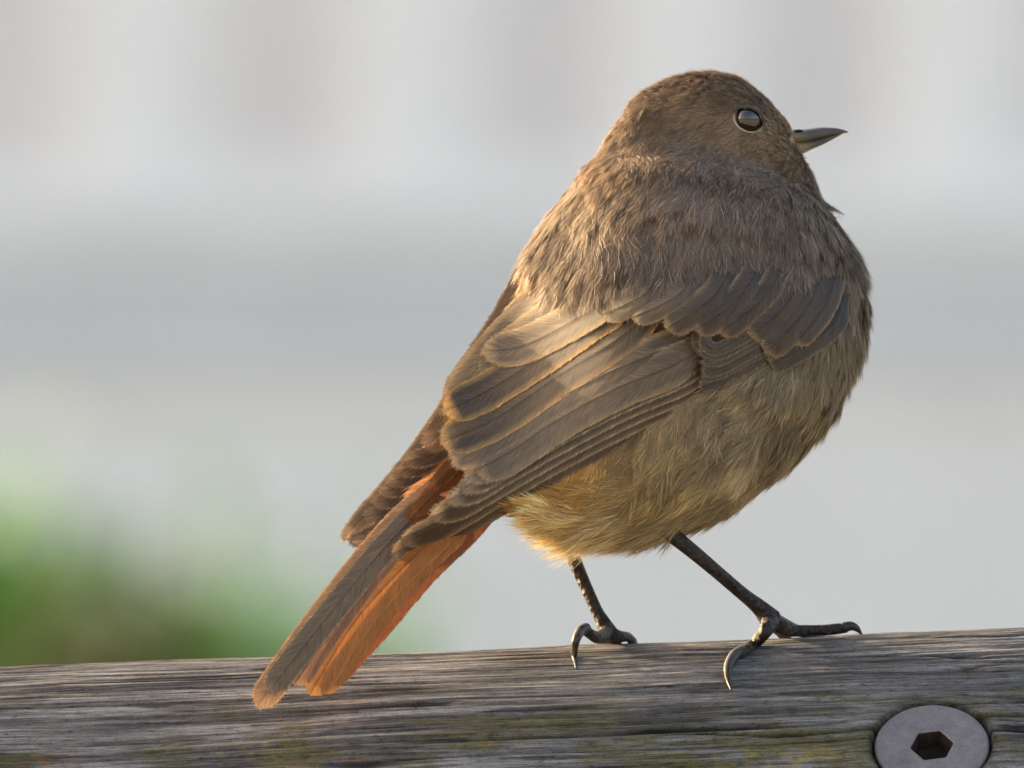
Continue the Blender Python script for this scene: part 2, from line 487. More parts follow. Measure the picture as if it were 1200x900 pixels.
c = mixc(nt, c, ramp(nt, g4, [(.33, (.45, .44, .43)), (.48, (1, 1, 1)), (.58, (1, 1, 1)), (.72, (1.55, 1.55, 1.58))]), 1.0, 'MULTIPLY')
nt.links.new(c, b.inputs['Base Color']); b.inputs['Roughness'].default_value = .9; b.inputs['Specular IOR Level'].default_value = .12
bp = N(nt, 'ShaderNodeBump'); bp.inputs['Strength'].default_value = .8; bp.inputs['Distance'].default_value = .0004
gm = N(nt, 'ShaderNodeMath', operation='ADD'); nt.links.new(g1, gm.inputs[0]); nt.links.new(g3, gm.inputs[1])
nt.links.new(gm.outputs[0], bp.inputs['Height']); nt.links.new(bp.outputs[0], b.inputs['Normal'])
log = tag(link('log_rail', me, M_LOG), 'weathered grey round log rail with lichen and a bolt, under the bird', 'rail')

# supporting posts (below the picture)
for x in (-1.0, 1.0):
    zt = log_z(x) - LR + .012
    n = 13; zz = np.linspace(-.02, zt, n); a = np.linspace(0, 2 * np.pi, 28, endpoint=False)
    rr = .05 + .002 * np.sin(3 * a)[None] + .0015 * np.sin(zz * 23)[:, None]
    V = np.stack([x + rr * np.cos(a), LY + rr * np.sin(a), zz[:, None] + 0 * rr], -1).reshape(-1, 3)
    V = np.concatenate([V, [[x, LY, zt]]])
    j = np.arange(28)
    link('post', make_mesh('post', V, [grid_faces(n, 28, True), np.stack([(n - 1) * 28 + j, (n - 1) * 28 + (j + 1) % 28, np.full(28, n * 28)], -1)], col=np.full((len(V), 3), .15), uv=np.stack([V[:, 2] * 1000, V[:, 0] * 1000], -1)), M_LOG, log)

# bolt: countersunk disc with a hexagonal socket
def bolt():
    n = 72; a = np.linspace(0, 2 * np.pi, n, endpoint=False) + .001
    def circ(r, z): return np.stack([r * np.cos(a), r * np.sin(a), 0 * a + z], -1)
    def hexa(r, z, rot=.12):
        t = (a - rot) % (np.pi / 3) - np.pi / 6
        q = r * np.cos(np.pi / 6) / np.cos(t)
        return np.stack([q * np.cos(a), q * np.sin(a), 0 * a + z], -1)
    mmn = .001
    R = [circ(6.2 * mmn, -5 * mmn), circ(8.1 * mmn, -1.5 * mmn), circ(8.35 * mmn, -.9 * mmn), circ(8.35 * mmn, -.35 * mmn), circ(8.25 * mmn, -.12 * mmn), circ(8.0 * mmn, 0),
         circ(6.4 * mmn, .03 * mmn), hexa(4.2 * mmn, .03 * mmn), hexa(3.32 * mmn, .02 * mmn), hexa(3.2 * mmn, -.12 * mmn), hexa(3.15 * mmn, -3.4 * mmn)]
    V = np.concatenate(R + [np.array([[0, 0, -4.0 * mmn]])])
    j = np.arange(n); k = len(R)
    F = [grid_faces(k, n, True), np.stack([(k - 1) * n + j, (k - 1) * n + (j + 1) % n, np.full(n, k * n)], -1)]
    return V, F
V, F = bolt()
nrm = Vector((0, -math.cos(bphi), math.sin(bphi)))
tx = Vector((1, 0, slope)).normalized(); ty = nrm.cross(tx)
cpos = Vector((bx, LY - (LR - .0006) * math.cos(bphi), log_z(bx) + (LR - .0006) * math.sin(bphi)))
Mx = np.array([tx, ty, nrm]).T
V = V @ Mx.T + np.array(cpos)
M_STEEL, nt, b, o = mat('dull_steel')
tc = N(nt, 'ShaderNodeTexCoord')
f = noise(nt, tc.outputs['Object'], 380, 6, .7); f2 = noise(nt, tc.outputs['Object'], 3000, 2)
nt.links.new(mixc(nt, ramp(nt, f, [(.3, (.155, .138, .146)), (.6, (.215, .195, .206)), (.8, (.27, .25, .26))]), ramp(nt, f2, [(.3, (.85, .85, .85)), (.7, (1.12, 1.12, 1.12))]), 1.0, 'MULTIPLY'), b.inputs['Base Color'])
b.inputs['Metallic'].default_value = .35; b.inputs['Roughness'].default_value = .62
me = make_mesh('bolt', V, F, smooth=False)
me.materials.append(M_STEEL)
M_SOCKET = simple('socket_dark', (.018, .011, .007), .95, .5, 900)  # near-black brown for the socket walls and floor
me.materials.append(M_SOCKET)
nrings = 11
mi = np.zeros(len(me.polygons), dtype=np.int32); mi[9 * 72:] = 1
bo = bpy.data.objects.new('bolt', me); COL.objects.link(bo); bo.parent = log
me.polygons.foreach_set('material_index', mi)
bo['label'] = 'round grey steel bolt head with hexagonal socket'

# ------------------------------------------------------------------ the bird: body
FOOT = Vector(((800 - 600) * S, LY, ZC + (450 - 752) * S))
bird = empty('bird', FOOT)
tag(bird, 'small fluffy brown bird with rufous tail perched on a log rail looking up', 'bird')

# stations: back outline, front outline (photo pixels), half depth, centre depth (pixels)
ST = np.array([
    (928, 154, 934, 176, 13, 32, 0),
    (917, 141, 941, 189, 27, 31, 0),
    (897, 119, 947, 202, 45, 30, 2),
    (866, 97, 951, 213, 58, 28, 5),
    (828, 89, 954, 222, 65, 26, 9),
    (788, 97, 957, 229, 67, 24, 14),
    (750, 119, 959, 235, 66, 20, 19),
    (723, 150, 961, 239, 64, 14, 23),
    (703, 184, 963, 243, 77, 8, 26),
    (683, 207, 971, 253, 108, 2, 26),
    (654, 246, 990, 282, 145, 0, 23),
    (636, 291, 1003, 320, 169, -2, 18),
    (628, 338, 1009, 368, 181, -6, 14),
    (603, 392, 1003, 420, 184, -14, 10),
    (585, 440, 984, 466, 182, -24, 6),
    (566, 480, 956, 508, 174, -38, 3),
    (548, 512, 916, 551, 160, -52, 0),
    (532, 536, 864, 586, 142, -68, 0),
    (516, 553, 798, 608, 118, -88, 0),
    (508, 564, 724, 618, 96, -112, 0),
    (500, 573, 655, 612, 70, -140, 0),
    (500, 580, 606, 598, 42, -155, 0),
    (505, 586, 572, 600, 24, -145, 0),
], float)
def loft_rings(st, nr, ns, exp=2.0):
    q = catmull(st, nr)
    L = q[:, 0:2]; R = q[:, 2:4]; C = (L + R) / 2; H = (L - R) / 2
    th = np.linspace(0, 2 * np.pi, ns, endpoint=False)
    cs = np.sign(np.cos(th)) * np.abs(np.cos(th)) ** (2 / exp); sn = np.sign(np.sin(th)) * np.abs(np.sin(th)) ** (2 / exp)
    P2 = C[:, None] + H[:, None] * cs[None, :, None]
    if q.shape[1] > 6:
        P2[..., 1] -= q[:, 6, None] * sn[None]
    y = (q[:, 5, None] - q[:, 4, None] * sn[None]) * S
    return W(P2[..., 0], P2[..., 1], y), q

NRB, NSB = 150, 96
RB, QB = loft_rings(ST, NRB, NSB, 2.12)
# gentle unevenness of the fluffed body
ii, jj = np.meshgrid(np.arange(NRB), np.arange(NSB), indexing='ij')
cenb = RB.mean(1, keepdims=True)
am = (fbm(ii / 9, np.sin(jj / NSB * 2 * np.pi) * 3.5 + 9, 3, 61) - .5) * (.05 * sstep(8, 60, ii) + .03 * sstep(3, 10, ii))
am = am + (fbm(ii / 3.2, np.sin(jj / NSB * 2 * np.pi) * 8 + 19, 2, 66) - .5) * .020 * sstep(5, 12, ii) * (1 - sstep(44, 56, ii))
RB = RB + (RB - cenb) * am[..., None]

KEY = [  # photo px, py, colour
    (800, 108, .215, .155, .105), (860, 100, .20, .145, .10), (905, 130, .19, .145, .10), (908, 150, .36, .27, .18), (840, 160, .26, .19, .13), (885, 165, .27, .20, .14),
    (915, 180, .27, .21, .15), (760, 145, .24, .175, .118), (710, 170, .28, .205, .135), (830, 190, .21, .175, .145), (900, 205, .22, .185, .155), (800, 235, .24, .19, .15), (700, 235, .25, .195, .14),
    (620, 300, .28, .21, .145), (760, 295, .165, .132, .107), (680, 300, .21, .165, .125), (880, 250, .22, .178, .142), (960, 300, .215, .18, .15), (990, 330, .24, .20, .16),
    (1000, 400, .27, .225, .155), (960, 430, .25, .215, .155), (900, 470, .235, .20, .14), (800, 520, .25, .205, .13), (720, 556, .36, .235, .085), (760, 545, .29, .21, .105), (610, 584, .60, .25, .04), (655, 572, .56, .25, .045), (700, 580, .52, .36, .15), (780, 575, .36, .29, .16), (690, 560, .46, .235, .05),
    (880, 572, .42, .36, .24), (820, 600, .52, .44, .29), (740, 618, .86, .72, .48), (690, 610, .82, .64, .37), (645, 608, .88, .68, .40), (600, 595, .60, .32, .085),  # cream lower belly, lifted brighter to paint in sunlight
    (635, 588, .68, .36, .09), (550, 615, .36, .125, .035), (520, 560, .30, .10, .03), (955, 222, .27, .225, .18), (500, 590, .30, .10, .03), (940, 520, .30, .25, .16)]
KEY = np.array(KEY)
def body_col(px, py):
    d = (px[..., None] - KEY[:, 0]) ** 2 + (py[..., None] - KEY[:, 1]) ** 2
    w = 1 / (d + 250) ** 2.1
    w /= w.sum(-1, keepdims=True)
    return (w @ KEY[:, 2:5]) * np.array([1.08, 1.03, 1.0])
bpx, bpy_ = pxy(RB)
bc = body_col(bpx, bpy_) * .85
V = RB.reshape(-1, 3)
caps = np.concatenate([RB[0].mean(0, keepdims=True), RB[-1].mean(0, keepdims=True)])
V = np.concatenate([V, caps]); bc = np.concatenate([bc.reshape(-1, 3), bc[0, :1], bc[-1, :1]])
j = np.arange(NSB); j2 = (j + 1) % NSB
F = [grid_faces(NRB, NSB, True), np.concatenate([np.stack([j2, j, np.full(NSB, NRB * NSB)], -1), np.stack([(NRB - 1) * NSB + j, (NRB - 1) * NSB + j2, np.full(NSB, NRB * NSB + 1)], -1)])]
body = link('body', make_mesh('body', V, F, col=bc), M_SKIN, bird)

# depth of the near / far skin of the body under a photo pixel
sel = np.zeros((NRB, NSB), bool); sel[::2, 2:NSB // 2 - 1:2] = True
nearP = np.column_stack([bpx[sel], bpy_[sel], RB[sel][:, 1]])
def ybody(px, py):
    px = np.asarray(px, float); py = np.asarray(py, float)
    sh = px.shape; a = px.ravel(); b2 = py.ravel(); out = np.empty(len(a))
    for s0 in range(0, len(a), 4000):
        d = (a[s0:s0 + 4000, None] - nearP[None, :, 0]) ** 2 + (b2[s0:s0 + 4000, None] - nearP[None, :, 1]) ** 2
        w = 1 / (d + 120) ** 3
        out[s0:s0 + 4000] = (w * nearP[:, 2]).sum(1) / w.sum(1)
    return out.reshape(sh)

# ------------------------------------------------------------------ plumage
EYE = np.array([877.5, 140.0])
WINGPOLY = np.array([(545, 395), (590, 338), (640, 310), (690, 314), (760, 326), (830, 322), (890, 312), (940, 302), (970, 300), (984, 325), (966, 372), (902, 415), (822, 452), (700, 512), (600, 562), (545, 585), (540, 560), (535, 520), (515, 490)], float)
TIPPOLY = np.array([(600, 530), (545, 545), (512, 570), (480, 596), (446, 622), (440, 642), (470, 640), (520, 616), (560, 602), (622, 600), (640, 560)], float)
TOPX = np.array([545., 590, 640, 700, 760, 830, 890, 940, 972]); TOPY = np.array([395., 338, 310, 314, 326, 322, 312, 302, 300])
def inpoly(px, py, poly):
    c = np.zeros(px.shape, bool)
    n = len(poly)
    for i in range(n):
        x1, y1 = poly[i]; x2, y2 = poly[(i + 1) % n]
        c ^= ((y1 > py) != (y2 > py)) & (px < (x2 - x1) * (py - y1) / (y2 - y1 + 1e-12) + x1)
    return c

def plumage(nf, nbarb, seed):
    rng = np.random.default_rng(seed)
    dPi = np.gradient(RB, axis=0); dPj = (np.roll(RB, -1, 1) - np.roll(RB, 1, 1)) / 2
    nr = np.cross(dPi, dPj); area = np.linalg.norm(nr, axis=-1)
    nr = nr / (area[..., None] + 1e-12)
    flip = np.sign((nr * (RB - cenb)).sum(-1)); nr = nr * flip[..., None]
    head = 1 - sstep(40, 60, ii)             # head rings get smaller, denser feathers
    wgt = area * (1 + 2.6 * head) * np.where(nr[..., 1] < .35, 1.0, .45)
    wgt = wgt.ravel() / wgt.sum()
    k = rng.choice(len(wgt), nf, p=wgt)
    fi = np.clip(k // NSB + rng.random(nf) - .5, 0, NRB - 1.001); fj = (k % NSB + rng.random(nf) - .5) % NSB
    def bil(A):
        i0 = fi.astype(int); a = (fi - i0)[:, None]; j0 = fj.astype(int) % NSB; c = (fj - np.floor(fj))[:, None]; j1 = (j0 + 1) % NSB
        return (A[i0, j0] * (1 - c) + A[i0, j1] * c) * (1 - a) + (A[i0 + 1, j0] * (1 - c) + A[i0 + 1, j1] * c) * a
    P = bil(RB); n = bil(nr); t = bil(dPi)
    n /= np.linalg.norm(n, axis=1)[:, None]
    px, py = pxy(P)
    near = n[:, 1] < .25
    hd = 1 - sstep(44, 66, fi)
    belly = sstep(550, 612, py) * sstep(620, 720, px)
    rear = sstep(540, 580, py) * (1 - sstep(600, 690, px))
    # on the lower belly the plumes hang down and back
    t = t / np.linalg.norm(t, axis=1)[:, None]
    t = t + belly[:, None] * np.array([-.15, 0, -.55]) 
    t = t - (t * n).sum(1)[:, None] * n * (1 - .35 * belly[:, None])
    t /= np.linalg.norm(t, axis=1)[:, None]
    tw = rng.normal(size=nf) * (.16 + .05 * sstep(400, 480, py) + .12 * hd)
    tw += (fbm(px / 40, py / 40, 2, 71) - .5) * .75      # clumps lean together
    bb = np.cross(n, t); bb /= np.linalg.norm(bb, axis=1)[:, None]
    t, bb = t * np.cos(tw)[:, None] + bb * np.sin(tw)[:, None], bb * np.cos(tw)[:, None] - t * np.sin(tw)[:, None]
    L = .0068 * (1 - hd) + .0032 * hd
    face = np.exp(-(((px - 905) / 38) ** 2 + ((py - 150) / 34) ** 2))
    L = L * (1 - .45 * face) * (1 - .35 * rear) * (.8 + .4 * rng.random(nf))
    dtp = np.interp(px, TOPX, TOPY) - py
    L = L * (1 + .35 * belly) * (1 + .12 * near * (px > 560) * (1 - sstep(780, 900, px)) * sstep(-6, 0, dtp) * (1 - sstep(35, 90, dtp)))
    Wd = L * (.40 + .1 * rng.random(nf))
    Rc = .026 * (1 - hd) + .009 * hd
    keep = np.ones(nf, bool)
    keep &= ~(near & (inpoly(px, py, WINGPOLY) | inpoly(px, py, TIPPOLY)))
    keep &= ~(near & (np.hypot(px - EYE[0], (py - EYE[1]) * 1.25) < 17.5))
    keep &= ~((np.hypot(px - 934, py - 166) < 8))
    P, n, t, bb, L, Wd, Rc, px, py, hd, belly, near, fi, rear = [a[keep] for a in (P, n, t, bb, L, Wd, Rc, px, py, hd, belly, near, fi, rear)]
    m = len(P)
    col = body_col(px, py)
    fv = rng.random((m, 1))
    flank = (sstep(400, 470, py) * (1 - .3 * belly))[:, None]
    col = col * (.88 + .24 * fv)
    yel = (rng.random((m, 1)) < .15 + .9 * sstep(.5, .65, fbm(px / 22, py / 30, 2, 88))[:, None]) * flank
    col = col * (1 - .28 * yel) + .28 * yel * np.array([.50, .37, .16])
    drk = (rng.random((m, 1)) < .22)
    col = col * np.where(drk, .82, 1.0)
    clump = (fbm(px / 26, py / 18, 3, 77) - .5)[:, None]
    col = col * (1 + (.5 + .3 * hd[:, None] + 1.2 * flank * (1 - belly[:, None])) * clump)
    # barbs
    B = nbarb
    u0 = np.sort(rng.random((m, B)), 1) ** .85
    side = np.where(np.arange(B)[None] % 2 == 0, 1., -1.) * np.ones((m, 1))
    lb = Wd[:, None] * (1.15 - .55 * u0 ** 2) * (.75 + .5 * rng.random((m, B))) * (1 + .5 * belly[:, None])
    phi = np.radians(34 - 22 * u0 + rng.normal(size=(m, B)) * 7)
    lift = (.08 + .06 * rng.random((m, 1))) * (1 - .6 * rear[:, None]) + .07 * hd[:, None] + .22 * belly[:, None] * rng.random((m, 1))
    dtop = np.interp(px, TOPX, TOPY) - py
    ov = (near * (px > 560) * (1 - .6 * sstep(800, 900, px)) * (1 - sstep(930, 965, px)) * sstep(-6, 0, dtop) * (1 - sstep(35, 75, dtop)))[:, None]
    lift = lift + .30 * ov
    pts = []; qs = (0, .5, 1.)
    jit = rng.normal(size=(m, B, 1)) * (.03 + .04 * hd[:, None, None])
    for q in qs:
        al = u0 * L[:, None] * .75 + lb * np.cos(phi) * q
        la = side * lb * np.sin(phi) * (q - .38 * q * q)
        h = .00012 + lift * al - al ** 2 / (2 * Rc[:, None]) * .85 - la ** 2 * 45 + jit[..., 0] * al * (q + .3)
        pts.append(P[:, None] + t[:, None] * al[..., None] + bb[:, None] * la[..., None] + n[:, None] * h[..., None])
    p0, p1, p2 = pts
    d = p2 - p0; d /= np.linalg.norm(d, axis=-1, keepdims=True) + 1e-12
    wdir = np.cross(n[:, None] + .28 * rng.normal(size=(m, B, 3)), d); wdir /= np.linalg.norm(wdir, axis=-1, keepdims=True) + 1e-12
    hw = (.000045 * (1 - .2 * hd))[:, None, None] * (.6 + .8 * rng.random((m, B, 1)))
    VV = np.stack([p0 - wdir * hw, p0 + wdir * hw, p1 - wdir * hw * .85, p1 + wdir * hw * .85, p2], 2)   # m,B,5,3
    bcol = col[:, None] * (.82 + .36 * rng.random((m, B, 1)))
    hair = (rng.random((m, B, 1)) < .10)
    bcol = np.where(hair, bcol * 1.7, bcol)
    cc = np.stack([bcol * .78, bcol * .78, bcol * .98, bcol * .98, bcol * 1.25], 2)
    # keep the eye clear
    tpx, tpy = pxy(p2); mpx, mpy = pxy(p1)
    def eyed(a_, b_):
        u_ = (a_ - EYE[0]) * .883 + (b_ - EYE[1]) * .469; v_ = -(a_ - EYE[0]) * .469 + (b_ - EYE[1]) * .883
        return np.hypot(u_ / 18.6, v_ / 14.0) < 1
    bad = near[:, None] & (eyed(tpx, tpy) | eyed(mpx, mpy) | eyed((mpx + tpx) / 2, (mpy + tpy) / 2))
    bad_ = near[:, None] & ((np.hypot(tpx - EYE[0], (tpy - EYE[1]) * 1.15) < 16.5) | (np.hypot(mpx - EYE[0], (mpy - EYE[1]) * 1.15) < 16.5))
    ok = ~bad.ravel()
    VV = VV.reshape(-1, 5, 3)[ok]; cc = cc.reshape(-1, 5, 3)[ok]
    o_ = np.arange(len(VV))[:, None] * 5
    Q = o_ + np.array([[0, 1, 3, 2]]); T = o_ + np.array([[2, 3, 4]])
    me = make_mesh('plumage', VV.reshape(-1, 3), [Q, T], col=np.clip(cc.reshape(-1, 3), .01, .9))
    p = link('plumage', me, M_PLUME, body); p['kind'] = 'stuff'
    return p
plumage(14000, 44, 21)

# ------------------------------------------------------------------ wings and tail: single feathers
US = np.array([-1, -.94, -.84, -.6, -.3, -.06, 0, .06, .3, .6, .84, .94, 1.])
VANE_C = np.array([.080, .061, .046]); FRINGE_C = np.array([.34, .22, .115])
def vane(name, parent, spine, width, yfun, off, base=VANE_C, fringe=FRINGE_C, fr=(.72, 1.0), tip=None, seed=0, camber=.05, edge=None, rach=.55, flip=1, ragged=.05, barb=True, sink=1.0):
    """one feather: spine (photo px, root first), full width px. edge='low' means the polyline is the lower edge"""
    rng = np.random.default_rng(900 + seed)
    nv = 36
    c = catmull(np.asarray(spine, float), nv)
    seg = np.r_[0, np.cumsum(np.hypot(*np.diff(c, axis=0).T))]
    Lp = seg[-1]; vv = seg / Lp
    T = np.gradient(c, axis=0); T /= np.linalg.norm(T, axis=1)[:, None]
    Nn = np.column_stack([T[:, 1], -T[:, 0]]) * flip     # for a root-to-lower-left feather this points up-left
    hwid = width / 2
    rt = (tip if tip else .9 * hwid) / Lp
    prof = np.where(vv > 1 - rt, np.sqrt(np.clip(1 - ((vv - (1 - rt)) / rt) ** 2, 0, 1)), 1.0)
    prof = prof * (.45 + .55 * sstep(0, .3, vv)); prof = np.maximum(prof, .03)
    if edge == 'low':
        c = c + Nn * hwid * (.45 + .55 * sstep(0, .3, vv))[:, None]
    rag = np.ones((nv, 13))
    rr = 1 - ragged * rng.random((nv, 2)) * sstep(.1, .3, vv)[:, None]
    rag[:, 0] = rr[:, 0]; rag[:, -1] = rr[:, 1]; rag[:, 1] = .5 + .5 * rr[:, 0]; rag[:, -2] = .5 + .5 * rr[:, 1]
    hw = hwid * prof
    p2 = c[:, None] + Nn[:, None] * (US[None, :, None] * (hw[:, None] * rag)[..., None])
    px = p2[..., 0]; py = p2[..., 1]
    y = yfun(px, py)
    cam_ = camber * hw[:, None] * S * (1 - US[None] ** 2) * 2
    ridge = .00009 * (np.abs(US)[None] < .03)
    offv = off * sstep(0, .45, vv) - .0014 * (1 - sstep(0, .3, vv)) * sink
    y = y - offv[:, None] - cam_ - ridge
    P = W(px, py, y)
    # colour
    au = np.abs(US)[None] + 0 * vv[:, None]
    tipd = sstep(1 - .9 * rt, 1.0, vv)[:, None]
    fm = np.clip(sstep(fr[0], fr[1], au) + .9 * sstep(.35, 1.0, tipd), 0, 1)
    colv = base * (1 - fm[..., None]) + fringe * fm[..., None]
    colv = colv * np.where(np.abs(US)[None, :, None] < .03, rach, 1.0)
    lmm = vv[:, None] * Lp * S * 1000; umm = US[None] * hw[:, None] * S * 1000
    uv = np.stack([lmm - np.abs(umm) * 1.7, umm], -1)
    V = [P.reshape(-1, 3)]; C = [colv.reshape(-1, 3)]; U = [uv.reshape(-1, 2)]
    F = [grid_faces(nv, 13)]; Tt = []
    if barb:      # loose barb ends along both edges
        o_ = nv * 13
        nb = int(Lp * .9)
        for s_, ci in ((-1, 0), (1, 12)):
            v = .12 + .88 * rng.random(nb); idx = v * (nv - 1); i = np.minimum(idx.astype(int), nv - 2); f = (idx - i)[:, None]
            e = P[i, ci] * (1 - f) + P[i + 1, ci] * f
            inn = P[i, 6] * (1 - f) + P[i + 1, 6] * f
            tt = P[i + 1, 6] - P[i, 6]; tt /= np.linalg.norm(tt, axis=1)[:, None] + 1e-12
            ou = e - inn; ou /= np.linalg.norm(ou, axis=1)[:, None] + 1e-12
            ln = (2 + 4.5 * rng.random((nb, 1))) * S
            tipv = e + (tt * .85 + ou * .38) * ln; tipv[:, 1] -= rng.random(nb) * .0001
            a0 = e - ou * 2 * S; wv = tt * .65 * S
            a0[:, 1] -= .00004
            tri = np.stack([a0 - wv, a0 + wv, tipv], 1)
            V.append(tri.reshape(-1, 3)); C.append(np.repeat(fringe[None] * (.7 + .6 * rng.random((nb, 1))), 3, 0))
            U.append(np.repeat(np.column_stack([v * 10, np.full(nb, s_)]), 3, 0))
            Tt.append(o_ + np.arange(nb * 3).reshape(-1, 3)); o_ += nb * 3
    me = make_mesh(name, np.concatenate(V), F + ([np.concatenate(Tt)] if Tt else []), col=np.clip(np.concatenate(C), .01, .9), uv=np.concatenate(U))
    return link(name, me, M_VANE, parent)

# smooth surface of the folded near wing: a cubic fitted to the body's side and to the wing tip
gx, gy = np.meshgrid(np.linspace(545, 990, 50), np.linspace(260, 560, 34))
ext = WINGPOLY + (WINGPOLY - WINGPOLY.mean(0)) * .10
gi = inpoly(gx, gy, ext) & (gx > 575)
fx = gx[gi]; fy = gy[gi]; fz = ybody(fx, fy)
tipx = np.array([455., 467, 500, 520, 545, 505, 505, 530, 480, 560, 540]); tipy = np.array([632., 615, 600, 570, 520, 490, 465, 430, 615, 580, 400])
tipz = np.array([-.0322, -.0320, -.0316, -.0306, -.0280, -.0225, -.0200, -.0180, -.0322, -.0305, -.0165])
fx = np.r_[fx, np.repeat(tipx, 14)]; fy = np.r_[fy, np.repeat(tipy, 14)]; fz = np.r_[fz, np.repeat(tipz, 14)]
def basis(px, py):
    a = (px - 720) / 260; b2 = (py - 450) / 170
    return np.stack([a ** i * b2 ** j for i in range(5) for j in range(5 - i)], -1)
coef = np.linalg.lstsq(basis(fx, fy), fz, rcond=None)[0]
print('wing fit mm', np.abs(basis(fx, fy) @ coef - fz).max() * 1000, np.sqrt(((basis(fx, fy) @ coef - fz) ** 2).mean()) * 1000)
def ywing(px, py):
    f = basis(np.clip(px, 440, 1000), np.clip(py, 255, 650)) @ coef - .0009
    w = (1 - sstep(-8, 45, py - np.interp(px, TOPX, TOPY))) * sstep(570, 640, px)
    return f * (1 - w) + (ybody(px, py) + .0002) * w

wing = empty('wing', FOOT); wing.parent = bird; wing.matrix_parent_inverse = Matrix.Translation(FOOT).inverted()
wing['label'] = 'folded brown wing facing the viewer'
k = 0
# primaries and secondaries, longest and lowest first; the polyline is the lower edge
prim = [
    ([(905, 412), (822, 449), (741, 484), (650, 531), (555, 586), (500, 616), (453, 634)], 34),
    ([(900, 408), (820, 442), (738, 476), (650, 521), (560, 573), (505, 605), (466, 619)], 32),
    ([(893, 402), (818, 434), (734, 468), (650, 511), (570, 557), (530, 580), (500, 590)], 32),
    ([(886, 396), (816, 426), (730, 460), (650, 501), (585, 538), (545, 562), (521, 571)], 32),
    ([(880, 390), (814, 417), (726, 452), (650, 491), (595, 522), (556, 549), (536, 557)], 32),
    ([(874, 384), (812, 408), (722, 444), (650, 481), (600, 510), (562, 536), (541, 544)], 34),
]
for q, (pl, w) in enumerate(prim):
    vane('primary_feather' if q < 3 else 'secondary_feather', wing, pl, w, ywing, .0002 + .00018 * q, seed=k, edge='low', flip=1, base=VANE_C * (.86 + .05 * (q % 2)), fringe=np.array([.27, .20, .135]), fr=(.74, 1.0), camber=.03, tip=38); k += 1
# inner secondaries: a broad pale panel
vane('secondary_feather', wing, [(860, 372), (800, 398), (715, 430), (640, 470), (585, 507), (545, 528)], 52, ywing, .0013, seed=k, edge='low', base=np.array([.12, .094, .072]), fringe=np.array([.26, .19, .12]), fr=(.7, 1), tip=30, camber=.05); k += 1
vane('secondary_feather', wing, [(840, 362), (780, 386), (710, 413), (640, 449), (590, 481), (545, 505), (522, 512)], 46, ywing, .0015, seed=k, edge='low', base=np.array([.105, .082, .063]), fringe=np.array([.28, .195, .12]), fr=(.66, 1)); k += 1
# scapulars between the back and the tertials
vane('scapular_feather', wing, [(710, 255), (665, 295), (618, 335), (575, 380), (540, 420), (508, 466)], 44, ywing, .0008, seed=k, edge='low', base=np.array([.13, .10, .075]), fringe=np.array([.36, .26, .15]), fr=(.66, .98), tip=34); k += 1
vane('scapular_feather', wing, [(745, 262), (698, 302), (650, 340), (600, 378), (548, 420)], 50, ywing, .0012, seed=k, edge='low', base=np.array([.14, .108, .08]), fringe=np.array([.34, .24, .14]), fr=(.66, .98), tip=36); k += 1
# tertials
vane('tertial_feather', wing, [(800, 322), (750, 350), (697, 385), (640, 420), (570, 468), (507, 496)], 50, ywing, .0018, seed=k, edge='low', base=VANE_C * 1.0, fringe=np.array([.34, .215, .10]), fr=(.70, .98), tip=34); k += 1
vane('tertial_feather', wing, [(780, 300), (740, 325), (690, 352), (620, 400), (560, 438), (510, 462)], 46, ywing, .0022, seed=k, edge='low', base=VANE_C * 1.05, fringe=np.array([.42, .25, .10]), fr=(.70, .98), tip=34); k += 1
vane('tertial_feather', wing, [(775, 270), (732, 302), (690, 338), (640, 368), (600, 386), (565, 389)], 44, ywing, .0026, seed=k, edge='low', base=np.array([.135, .105, .08]), fringe=np.array([.36, .25, .14]), fr=(.68, .98), tip=36); k += 1
vane('secondary_feather', wing, [(925, 340), (860, 372), (800, 392), (730, 415), (660, 455)], 70, ywing, -.0005, seed=k, edge='low', base=VANE_C, fringe=VANE_C * 1.3, sink=.3); k += 1
vane('primary_covert', wing, [(925, 345), (868, 380), (812, 408)], 48, ywing, .0011, seed=k, base=np.array([.07, .056, .046]), fringe=np.array([.10, .08, .06]), sink=.3); k += 1
# primary coverts and alula: a little fan of narrow dark feathers
for q in range(6):
    f = q / 5 + .05 * math.sin(q * 2.3)
    vane('primary_covert', wing, [(925 - 18 * f, 395 - 32 * f), (880 - 12 * f, 417 - 32 * f), (843 - 4 * f, 437 - 38 * f), (818 + 15 * f, 446 - 56 * f)], 17, ywing, .0014 + .00013 * q, seed=k, edge='low', base=np.array([.072, .06, .052]), fringe=np.array([.145, .118, .095]), fr=(.7, 1.0)); k += 1
vane('alula_feather', wing, [(985, 338), (962, 374), (930, 396), (895, 414)], 30, ywing, .0016, seed=k, edge='low', base=np.array([.06, .053, .05]), fringe=np.array([.15, .125, .1]), fr=(.8, 1)); k += 1
# greater coverts
gc = [((790, 300), (703, 370), 34), ((830, 298), (742, 374), 34), ((868, 294), (784, 384), 35), ((902, 288), (814, 390), 36), ((930, 284), (846, 391), 35), ((955, 284), (876, 404), 35), ((975, 290), (900, 413), 32), ((985, 300), (930, 402), 26)]
for q, (a, t_, w) in enumerate(gc):
    mid = ((a[0] + t_[0]) / 2 + 9, (a[1] + t_[1]) / 2 + 9)
    inner = q < 2
    jr = np.random.default_rng(50 + q); t_ = (t_[0] + jr.normal() * 4, t_[1] + jr.normal() * 3); w = w * (.9 + .25 * jr.random())
    vane('greater_covert', wing, [a, mid, t_], w, ywing, .0019 + .00009 * (8 - q), seed=k, base=np.array([.10, .08, .063]) if inner else np.array([.068, .055, .047]), fringe=np.array([.22, .165, .11]) if inner else np.array([.20, .145, .098]), fr=(.72, 1.0), tip=20, camber=.10); k += 1
